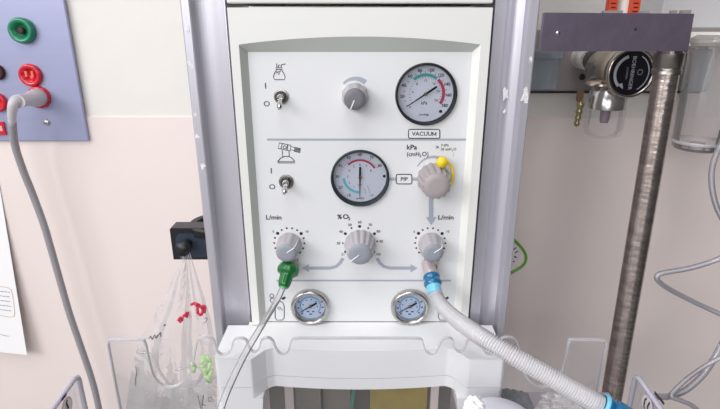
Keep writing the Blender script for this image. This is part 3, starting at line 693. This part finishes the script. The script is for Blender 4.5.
m = MB(); q2 = Vector((q.x + .002, q.y + .01, q.z - .034)); m.lathe([(.031, -.03), (.033, .0), (.0325, .0035), (.030, .0055), (.015, .0075), (.0001, .0078)], 'lilac_white', Matrix.Translation(q2) @ Matrix.Rotation(.0, 4, 'X') , n=48)
lid = m.build('round_tub', bevel=0); tag(lid, 'round white tub with a domed lid beneath the corrugated hose', 'tub')
def crumple(name, c, sx, sy, sz, mt, seed, label, cat):
    random.seed(seed); bm = bmesh.new(); bmesh.ops.create_icosphere(bm, subdivisions=4, radius=1)
    ph = [random.uniform(0, 6) for _ in range(6)]
    m = MB(); vs = []
    for v in bm.verts:
        x, y, z = v.co; k_ = 1 + .16 * math.sin(7*x + ph[0]) * math.sin(6*y + ph[1]) + .12 * abs(math.sin(9*z + 5*x + ph[2])) + .09 * math.sin(15*y + 11*z + ph[3]) + .06 * abs(math.sin(21*x - 17*z + ph[4]))
        vs.append(Vector((c.x + x*sx*k_, c.y + y*sy*k_, c.z + z*sz*k_)))
    m.add(vs, [tuple(v.index for v in f.verts) for f in bm.faces], mt); bm.free()
    return tag(m.build(name), label, cat)
crumple('plastic_wrap', P(566, 409, -.12), .024, .014, .014, 'clear_tube_warm', 2, 'crumpled clear wrapper beside the lower end of the corrugated hose', 'wrapper')
crumple('tissue', P(474, 408, -.125), .0085, .008, .010, 'paper', 5, 'crumpled white tissue beside the round white tub', 'tissue')

# ================================================================ wall outlet panel on the left
YO = YW - .009
op = thing('outlet_panel', P(40, 141, YW - .003), 'blue-grey steel wall panel with red and green sockets', 'outlet panel')
a = P(91, 141, YO); xr_ = a.x - .004
m = MB(); m.box((-.95, YO, a.z), (xr_, YW - .003, 1.62), 'outlet_steel'); m.build('face_plate', op, bevel=.0012)
def sock(px, py, r, mt, name, inner, lab, sq=False, h=.007):
    q = P(px, py, YO); M_ = at_panel(q)
    m = MB()
    if sq: m.prism([(x, y) for x, y in rrect(-r, -r, r, r, r * .15)], 0.0003, .003, mt, M_)
    else: m.lathe([(r, .0003), (r, h * .5), (r * .93, h * .9), (r * .8, h), (r * .58, h * .8), (r * .52, h * .25), (.0001, h * .2)], mt, M_, n=40)
    o = m.build(name, op); o['label'] = lab
    if inner:
        m = MB(); m.lathe([(r * .26, h * .22), (r * .26, h * .75), (r * .16, h * .8)], inner, M_, n=20, cap=True); m.build('pin', o)
    return o
sock(23.5, 30.5, .0178, 'socket_green', 'equipotential_socket', 'socket_dark', 'green socket', h=.010)
o = sock(31.5, 75, .0162, 'socket_red', 'power_socket', None, 'red socket below the green one'); q = P(31.5, 75, YO)
m = MB()
for s_ in (-1, 1): m.box((s_ * .0045 - .0016, -.002, .0016), (s_ * .0045 + .0016, .006, .0056), 'socket_redlight', at_panel(q))
m.box((-.002, -.010, .0016), (.002, -.0075, .004), 'socket_redlight', at_panel(q)); m.build('contact', o)
sock(40, 97, .0162, 'socket_red', 'power_socket', None, 'red socket taking the grey plug')
sock(-2, 72, .0110, 'socket_dark', 'jack_socket', None, 'dark red socket at the picture edge')
sock(-1.5, 102, .0140, 'socket_red', 'power_socket', None, 'red socket at the picture edge')
o = sock(-1, 128, .0100, 'socket_red', 'indicator', None, 'small square red indicator', sq=True); m = MB(); q = P(1, 128, YO); m.prism(rrect(-.004, -.004, .004, .004, .0005), .003, .0034, 'label_pink', at_panel(q)); m.build('indicator_print', o)
q = P(47, 122.5, YO); m = MB(); m.lathe([(.0048, .0003), (.0044, .0016), (.002, .0026), (.0001, .0028)], 'chrome', at_panel(q), n=24); m.box((-.003, -.0005, .0025), (.003, .0005, .0031), 'steel_dark', at_panel(q)); m.build('screw', op)

# power plug and cable
pc = thing('power_cable', P(42, 110, YO - .03), 'grey plug and cable hanging from the steel outlet panel', 'cable')
a = P(40, 97, YO - .0025); b = P(22, 101, YO - .050)
m = MB(); m.lathe([(.0001, -.0), (.0125, 0), (.0128, .010), (.0115, .020), (.0092, .026), (.0085, .040), (.0088, .056)], 'plug_grey', frame(a, b - a), n=36); m.build('plug_body', pc)
m = MB(); q = P(13.5, 104, YO - .062)
m.tube(catmull([b, b.lerp(q, .6) + Vector((0, 0, .003)), q + Vector((-.001, 0, -.002)), P(12, 116, YO - .060), P(12.8, 128, YO - .055)], 6), .0068, 'plug_grey', n=18, rf=lambda i: .0088 - .00018 * i); m.build('strain_relief', pc)
m = MB(); m.tube(catmull([P(12.3, 122, YO - .058), P(15, 145, YO - .05), P(23, 170, YO - .045), P(33, 195, YO - .04), P(44, 225, YO - .04), P(50.5, 247, YO - .04), P(61, 284, YO - .04), P(70, 315, YO - .04), P(82, 350, YO - .04), P(92, 380, YO - .04), P(99, 409, YO - .04), P(110, 470, YO - .04)], 6), .0051, 'cable_grey', n=16); m.build('flex', pc)

# notice sheet on the wall
YS = YW - .03; m = MB(); NN = 18
tl = P(-2, 185, YW - .016); 
def sh(u, v):                                    # u 0..1 to the right edge, v 0..1 downwards
    yy = YW - .0036 - .020 * max(v, 0) ** 1.5; right = P(-1 + 28 * v, 183 + 172 * v, yy); left = right + Vector((-.16, .010 * v, .012))
    q = left.lerp(right, u); return q
vs = [sh(i / NN, j / NN) for j in range(NN + 1) for i in range(NN + 1)]
k_ = len(vs); vs2 = vs + [v + Vector((0, .0005, 0)) for v in vs]
fs = [(j*(NN+1)+i, (j+1)*(NN+1)+i, (j+1)*(NN+1)+i+1, j*(NN+1)+i+1) for j in range(NN) for i in range(NN)]
m.add(vs2, fs + [tuple(k_ + a_ for a_ in f[::-1]) for f in fs], 'paper', None, True)
def on_sheet(px, py):
    r_ = ray(px, py); best = None
    lo = P(px, py, YW - .05); 
    v = (py - 183) / 172; 
    for it in range(4):
        q = P(px, py, sh(.95, v).y); v += (sh(1, v).z - q.z) / (sh(1, v).z - sh(1, v + .01).z) * .01
    return q + Vector((0, -.0006, 0))
def sstroke(pts, wm, mt):
    q = [on_sheet(*p) for p in pts]
    for a_, b_ in zip(q, q[1:]): m.tube([a_, b_], wm, mt, n=4)
sstroke([(-8, 285), (8, 287.5), (11.5, 290), (13, 296), (15, 313), (14, 316.5), (10, 317), (-6, 314)], .0003, 'paper_orange')
random.seed(11)
for r0 in range(5):
    x = -6.0
    while x < 9 + r0 * .5:
        l_ = random.uniform(1.2, 3.4); yy = 291 + r0 * 4.6 + (x * .12); sstroke([(x, yy), (min(x + l_, 10.5 + r0 * .5), yy + l_ * .12)], .0005, 'paper_ink'); x += l_ + .9
sstroke([(-4, 333.5), (9, 336.2)], .0003, 'paper_ink')
tag(m.build('notice_sheet'), 'white paper notice with an orange bordered text box on the wall', 'paper')

# ================================================================ dark bar, pole
bar = thing('mounting_bar', P(600, 50, .0), 'dark slate metal bar sticking out from the upright', 'bar')
a = P(538, 12.5, -.02); b = P(690, 51.5, -.02); xl = .1668
m = MB(); m.prism([(xl, b.z), (xl, a.z), (P(694, 15.5, -.02).x, a.z - .001), (P(688, 51, -.02).x, b.z + .0004)], -.006, 0, 'slate', at_panel((0, -.02, 0))); m.build('plate', bar, bevel=.0006)
for px, py, r_ in ((558, 33, .0019), (635.5, 29, .0012)):
    q = P(px, py, -.0203); m = MB(); m.lathe([(r_, 0), (r_ * .7, .0006), (.0001, .0009)], 'chrome' if r_ > .0015 else 'ink_black', at_panel(q), n=16); m.build('rivet', bar)
zt_ = P(640, 13.6, .0).z
for x0, x1, hh in ((603, 622, .0018), (640, 648, .0012), (671, 676, .002), (681, 690, .0022)):
    p0, p1 = P(x0, 14, -.012), P(x1, 14, -.012); m = MB(); m.box((p0.x, -.0135, a.z - .002), (p1.x, -.008, a.z + hh), 'rail_steel'); m.build('bolt_head', bar)
pc_ = P(669.5, 60, .0); xp = pc_.x
q2 = P(612, 400, .0)
m = MB(); top = Vector((pc_.x, .002, a.z - .03)); bot = Vector((q2.x, .002, .0005)); bot.x = pc_.x + (q2.x - pc_.x) * (top.z - bot.z) / (top.z - q2.z)
pole = thing('steel_pole', bot, 'scratched steel pole hanging down from the dark slate bar', 'pole')
dd = (bot - top).normalized(); LL = (bot - top).length
m.lathe([(.0117, 0), (.0117, LL)], 'pole_steel', frame(top, dd), n=40); m.build('tube', pole)
m = MB(); m.lathe([(.0135, .006), (.0135, .019), (.0127, .0195), (.0127, .021), (.0135, .0215), (.0135, .026)], 'steel_dull', frame(top, dd), n=40); m.build('collar', pole)
m = MB(); e0 = top + Vector((.0138, .006, -.01)); e1 = bot + Vector((.0138, .006, 0)); m.tube([e0, e1], .0022, 'clear_tube_warm', n=8); m.build('side_channel', pole)

# ================================================================ wall rail, regulator and neighbours
YR = YW - .03
rl = thing('wall_rail', P(610, 93, YR), 'grey steel wall rail behind the dark slate bar', 'rail')
za, zb_ = P(600, 30, YR).z, P(600, 93, YR).z
m = MB(); m.box((P(524, 60, YR).x, YR, zb_), (P(706, 60, YR).x, YW - .003, za), 'rail_steel'); m.build('rail_body', rl, bevel=.001)
m = MB(); m.box((P(524, 60, YR).x, YR - .003, zb_), (P(706, 60, YR).x, YR - .0002, zb_ + .003), 'steel_dark'); m.build('lower_lip', rl)
q = P(582, 77, YR); m = MB(); m.lathe([(.0045, .0002), (.0045, .0015), (.003, .0018)], 'steel_dark', at_panel(q), n=20); m.build('screw', rl)
a_, b_ = P(534, 56, YR - .03), P(557, 90, YR - .03)
m = MB(); m.box((a_.x - .01, YR - .03, b_.z), (b_.x, YR - .0005, a_.z + .005), 'box_blue'); m.box((a_.x - .01, YR - .033, a_.z - .004), (b_.x + .003, YR - .03, a_.z + .008), 'box_blue')
tag(m.build('plastic_holder', bevel=.003), 'bluish see-through plastic holder on the steel rail beside the upright', 'holder')

rg = thing('suction_regulator', P(630, 110, YR - .04), 'steel suction regulator with a round black dial under the slate bar', 'regulator')
fc = P(630.5, 73, .10); Mr = at_panel(fc); Rr_ = .0285
tilt = frame(fc, Vector((-.06, -1, .10)), (1, 0, 0))
tilt = Mr @ Matrix.Rotation(math.radians(4), 4, 'Y')
m = MB(); m.lathe([(Rr_ * .90, -.058), (Rr_ * .98, -.052), (Rr_ * .98, -.012), (Rr_ * .94, -.010), (Rr_ * .94, -.007), (Rr_ * 1.0, -.006), (Rr_ * 1.02, .0), (Rr_ * .98, .003), (Rr_ * .90, .003), (Rr_ * .87, .0005)], 'chrome_warm', tilt, n=60); m.build('body', rg)
m = MB(); m.lathe([(Rr_ * .885, .0006), (Rr_ * .885, .0012)], 'dial_black', tilt, n=60); w_ = .0015
arc_band(m, tilt, Rr_ * .62, Rr_ * .74, 228, 108, 'dial_print', w_)
u_, v_ = pol(Rr_ * .68, 232); m.add([(u_ - .0025, v_ + .0022, w_), (u_ + .0052, v_ - .0030, w_), (u_ + .0032, v_ + .0042, w_)], [(0, 1, 2)], 'dial_print', tilt)
arc_band(m, tilt, Rr_ * .72, Rr_ * .76, 62, -62, 'dial_print', w_)
m.text('BOEHRINGER', .0012, 0, .0044, 'dial_print', tilt, w=w_, rot=-PI / 2, bold=.01)
m.text('SUCTION', -.0052, 0, .0022, 'dial_print', tilt, w=w_, rot=-PI / 2); m.text('REGULATOR', -.0088, 0, .0022, 'dial_print', tilt, w=w_, rot=-PI / 2) if False else None
arc_band(m, tilt, .0028, .0033, 359, 0, 'dial_print', w_) if False else None
m.ribbon([(.0105 + .003 * math.cos(t * PI / 6), .001 + .003 * math.sin(t * PI / 6)) for t in range(12)], .0005, 'dial_print', tilt, w=w_, closed=True)
m.build('dial', rg)
# inlet from the wall rail
q = P(581, 57.5, YR); dirv = Vector((.35, -.9, 0))
m = MB(); m.lathe([(.0145, 0), (.0150, .010), (.0135, .012), (.0150, .014), (.0148, .026), (.012, .030)], 'white_nylon', frame(q, Vector((0, -1, 0))), n=36); m.build('wall_connector', rg)
m = MB(); s0 = q + Vector((.004, -.03, -.002)); s1 = Vector((fc.x - .012, fc.y + .05, fc.z + .004)); m.tube([s0, s0.lerp(s1, .35), s0.lerp(s1, .7), s1], .0135, 'black_plastic', n=24); m.build('coupling', rg)
jc = P(609, 90, .125)
m = MB(); m.lathe([(.0218, -.022), (.0218, -.002), (.018, .001), (.017, .008), (.009, .010)], 'chrome_soft', Matrix.Translation(jc), n=40); m.build('trap_cap', rg)
m = MB(); m.lathe([(.0225, 0), (.0215, .003), (.012, .007), (.0001, .0072)], 'chrome_warm', Matrix.Translation(jc + Vector((-.006, .004, .006))), n=32); m.build('upper_flange', rg)
m = MB(); m.lathe([(.0225, -.0225), (.0232, -.045), (.021, -.054), (.014, -.058)], 'clear_plate', Matrix.Translation(jc), n=32, cap=False); m.build('trap_bowl', rg)
m = MB(); m.lathe([(.0062, -.016), (.0058, -.036), (.0045, -.040)], 'purple_tube', Matrix.Translation(jc), n=20); m.build('inner_tube', rg)
ft = thing('hose_barb', P(581, 125, .13), 'small brass hose barb hanging beside the suction regulator', 'fitting')
m = MB(); q = P(580, 96, .125); m.box((q.x - .0035, q.y - .003, q.z - .0065), (q.x + .0035, q.y + .003, q.z + .0065), 'fitting_brown'); m.build('block', ft, bevel=.0006)
m = MB(); q = P(580.6, 103.5, .125)
m.lathe([(.001, .004), (.0030, .003), (.0046, .0), (.0046, -.003), (.0030, -.006), (.0042, -.009), (.0042, -.011), (.0026, -.014), (.0038, -.017), (.0036, -.019), (.0024, -.0215), (.0036, -.024), (.0032, -.027), (.0001, -.029)], 'fitting_brass', Matrix.Translation(q) @ Matrix.Rotation(.05, 4, 'Y'), n=24); m.build('barb', ft)

# flow meter above the bar
fm = thing('flow_meter', P(620, 14, .06), 'flow meter with two orange striped tubes behind the slate bar', 'flow meter')
for px in (611.5, 634):
    q = P(px, 6, .06); m = MB(); m.box((q.x - .0045, .056, q.z - .02), (q.x + .0045, .064, q.z + .1), 'orange_red')
    o = m.build('scale_strip', fm)
    m = MB()
    for i in range(9): m.box((q.x - .0028 + .0006 * (i % 2), .0556, q.z - .006 + i * .004), (q.x + .0024, .0562, q.z - .0048 + i * .004), 'socket_dark')
    m.build('scale_marks', o)
q = P(623, 6, .07); m = MB(); m.lathe([(.0074, -.022), (.0074, .1)], 'white_nylon', Matrix.Translation(q), n=28); m.build('float_tube', fm)
m = MB(); m.box((q.x - .018, -.0138, q.z - .03), (q.x + .02, .084, q.z - .0205), 'rail_steel'); m.build('base', fm)
# light grey cabinet and white rail, upper right
yb = .17; a_ = P(656, 28, yb)
m = MB(); m.box((a_.x + .004, yb, a_.z), (.62, YW - .0005, a_.z + .25), 'box_lightgrey'); m.box((a_.x + .012, yb - .002, a_.z - .006), (.62, YW - .0005, a_.z), 'rail_steel')
tag(m.build('wall_cabinet', bevel=.001), 'pale grey wall box cut off by the upper corner of the picture', 'cabinet')
q0 = P(690, 36, yb - .005); m = MB(); m.tube([q0, q0 + Vector((.3, 0, 0))], .0050, 'white_nylon', n=20); m.box((q0.x - .01, q0.y, q0.z - .012), (q0.x + .3, q0.y + .09, q0.z - .004), 'white_nylon')
tag(m.build('white_rail'), 'white rounded rail just under the pale grey wall box', 'rail')

# suction canister
cn = thing('suction_canister', P(695, 150, .16), 'clear ribbed suction canister hanging beside the steel pole', 'canister')
q = P(696, 150, .16); hgt = P(696, 43, .16).z - q.z
m = MB(); m.lathe([(.0001, .0015), (.026, .0015), (.029, .004), (.030, .010), (.0325, hgt * .85), (.034, hgt)], 'canister_clear', Matrix.Translation(q), n=72, cap=False, flute=lambda a_, t: 1 + .006 * math.cos(24 * a_)); m.build('bowl', cn)
m = MB(); m.lathe([(.035, hgt), (.036, hgt + .006), (.030, hgt + .010)], 'canister_clear', Matrix.Translation(q), n=48); m.build('lid', cn)
m = MB(); m.lathe([(.010, .002), (.010, .009), (.007, .010), (.0001, .010)], 'canister_clear', Matrix.Translation(q), n=24); m.build('foot_boss', cn)
m = MB(); m.lathe([(.0305, .010), (.0313, .012), (.0305, .014)], 'clear_edge', Matrix.Translation(q), n=48, cap=False); m.build('bottom_ring', cn)
m = MB(); a_ = P(683, 92, .19); m.box((a_.x, .19, a_.z), (a_.x + .034, .20, a_.z + .055), 'box_blue'); tag(m.build('wall_holder', bevel=.002), 'see-through holder plate behind the suction canister', 'holder')

# coiled tubes on the right
YT = .112
def tube_thing(pts, label, r=.0036, mt='clear_tube', nm='suction_tube'):
    m = MB(); m.tube(catmull(pts, 8), r, mt, n=14); m.tube(catmull(pts, 8), r * .55, mt, n=10); return tag(m.build(nm), label, 'tube')
tube_thing([P(735, 118, YT), P(722, 142, YT), P(713.5, 162, YT), P(711.5, 180, YT), P(714.5, 200, YT), P(722, 218, YT), P(738, 240, YT), P(735, 250, YT - .01), P(716, 260, YT), P(690, 268, YT), P(665, 272.5, YT), P(657.5, 275.5, YT), P(658.5, 281, YT), P(670, 289.5, YT + .01), P(695, 302.5, YT + .02), P(722, 315, YT + .02), P(742, 326, YT + .01)],
           'clear tube looping in from the picture edge beside the steel pole')
m = None
tube_thing([P(735, 320, YT), P(722, 344, YT), P(712, 362, YT - .01), P(700, 378, YT - .02), P(684, 391, YT - .03), P(668, 396.5, YT - .04), P(655, 397, YT - .05), P(650, 402, YT - .06), P(652, 425, YT - .06)], 'thick clear tube curving behind the symbol on the bassinet side', r=.0044)
tube_thing([P(740, 338, YT - .03), P(722, 356, YT - .03), P(705, 366, YT - .03), P(688, 378, YT - .04), P(674, 391, YT - .05), P(672, 397, YT - .055), P(682, 401, YT - .055), P(694, 407, YT - .055), P(712, 425, YT - .055)], 'thinner clear tube crossing the thick one near the bassinet side', r=.0031)

# green cable loop behind the right upright
m = MB(); YG = .126
loop = catmull([P(505, 232, YG), P(514, 240, YG), P(522.5, 249, YG), P(526, 257, YG), P(524, 264, YG), P(517, 269.5, YG), P(505, 275, YG), P(494, 270, YG), P(490, 252, YG), P(496, 236, YG), P(505, 232, YG)], 8)
gl = None
m.tube(loop, .0020, 'ring_green', n=10); gl = m.build('hanging_tag'); tag(gl, 'green ring tag poking out behind the upright on the pole side', 'tag')
m = MB(); q = P(506, 253, YG + .001); m.lathe([(.0215, 0), (.0215, .0008)], 'label_white', at_panel(q), n=32)
m.text('R', .0105, .004, .006, 'ink', at_panel(q), w=.001) if False else None
for (x0, y0, x1, y1) in ((513, 250, 516.5, 247.5), (515, 253, 518, 251), (514, 256, 517, 258), (513, 261, 514.5, 262)):
    m.ribbon([(P(x0, y0, YG).x - q.x, P(x0, y0, YG).z - q.z), (P(x1, y1, YG).x - q.x, P(x1, y1, YG).z - q.z)], .0016, 'ink', at_panel(q), w=.001)
m.build('tag_card', gl)

# ================================================================ light, camera
def area(name, loc, tgt, sx, sy, e, col=(1, 1, 1)):
    l = bpy.data.lights.new(name, 'AREA'); l.shape = 'RECTANGLE'; l.size = sx; l.size_y = sy; l.energy = e; l.color = col
    o = bpy.data.objects.new(name, l); COL.objects.link(o); o.location = loc
    o.rotation_euler = (Vector(tgt) - Vector(loc)).to_track_quat('-Z', 'Y').to_euler(); return o
area('ceiling_lamp_key', (-1.75, -1.65, 2.25), (-.1, .1, 1.1), 1.4, 1.0, 33, (1, .985, .975))
area('fill_front', (-.3, -2.4, 1.75), (0, 0, 1.0), 1.4, .9, 16, (.97, .98, 1))  # added fill from the front, lifts the column and shelf faces
area('fill_overhead', (-.25, -.75, 2.6), (-.05, -.1, 1.1), .9, .6, 7.5, (.98, .99, 1))  # added fill from above, brightens the shelf top
w = bpy.data.worlds.new('world'); bpy.context.scene.world = w; w.use_nodes = True; nt = w.node_tree
bg = nt.nodes['Background']; bg.inputs['Strength'].default_value = .45
tc = nt.nodes.new('ShaderNodeTexCoord'); sep = nt.nodes.new('ShaderNodeSeparateXYZ'); nt.links.new(tc.outputs['Generated'], sep.inputs[0])
rp = nt.nodes.new('ShaderNodeValToRGB'); mr = nt.nodes.new('ShaderNodeMapRange'); mr.inputs['From Min'].default_value = -1; nt.links.new(sep.outputs['Z'], mr.inputs['Value'])
nt.links.new(mr.outputs['Result'], rp.inputs['Fac']); 
mx = nt.nodes.new('ShaderNodeMapRange'); mx.interpolation_type = 'SMOOTHSTEP'
for k_, v_ in (('From Min', -.45), ('From Max', .45), ('To Min', 2.3), ('To Max', .25)): mx.inputs[k_].default_value = v_
nt.links.new(sep.outputs['X'], mx.inputs['Value'])
sv = nt.nodes.new('ShaderNodeVectorMath'); sv.operation = 'SCALE'; nt.links.new(rp.outputs['Color'], sv.inputs[0]); nt.links.new(mx.outputs['Result'], sv.inputs['Scale']); nt.links.new(sv.outputs[0], bg.inputs['Color'])
e = rp.color_ramp.elements; e[0].position = .25; e[0].color = (.46, .44, .44, 1); e[1].position = .75; e[1].color = (.95, .95, 1, 1)
x = e.new(.46); x.color = (.38, .36, .37, 1); x = e.new(.56); x.color = (.75, .73, .74, 1)

cam = bpy.data.cameras.new('camera'); co = bpy.data.objects.new('camera', cam); COL.objects.link(co)
cam.sensor_fit = 'HORIZONTAL'; cam.sensor_width = 36; cam.lens = F / 720 * 36; cam.clip_start = .02; cam.clip_end = 50
co.location = CAM; co.rotation_euler = (PI / 2 - TH, 0, 0)
sc = bpy.context.scene; sc.camera = co
sc.view_settings.view_transform = 'Standard'; sc.view_settings.look = 'None'; sc.view_settings.gamma = 1; sc.view_settings.exposure = 0
sc.view_settings.use_curve_mapping = False
sc.cycles.transparent_max_bounces = 24; sc.cycles.max_bounces = 10
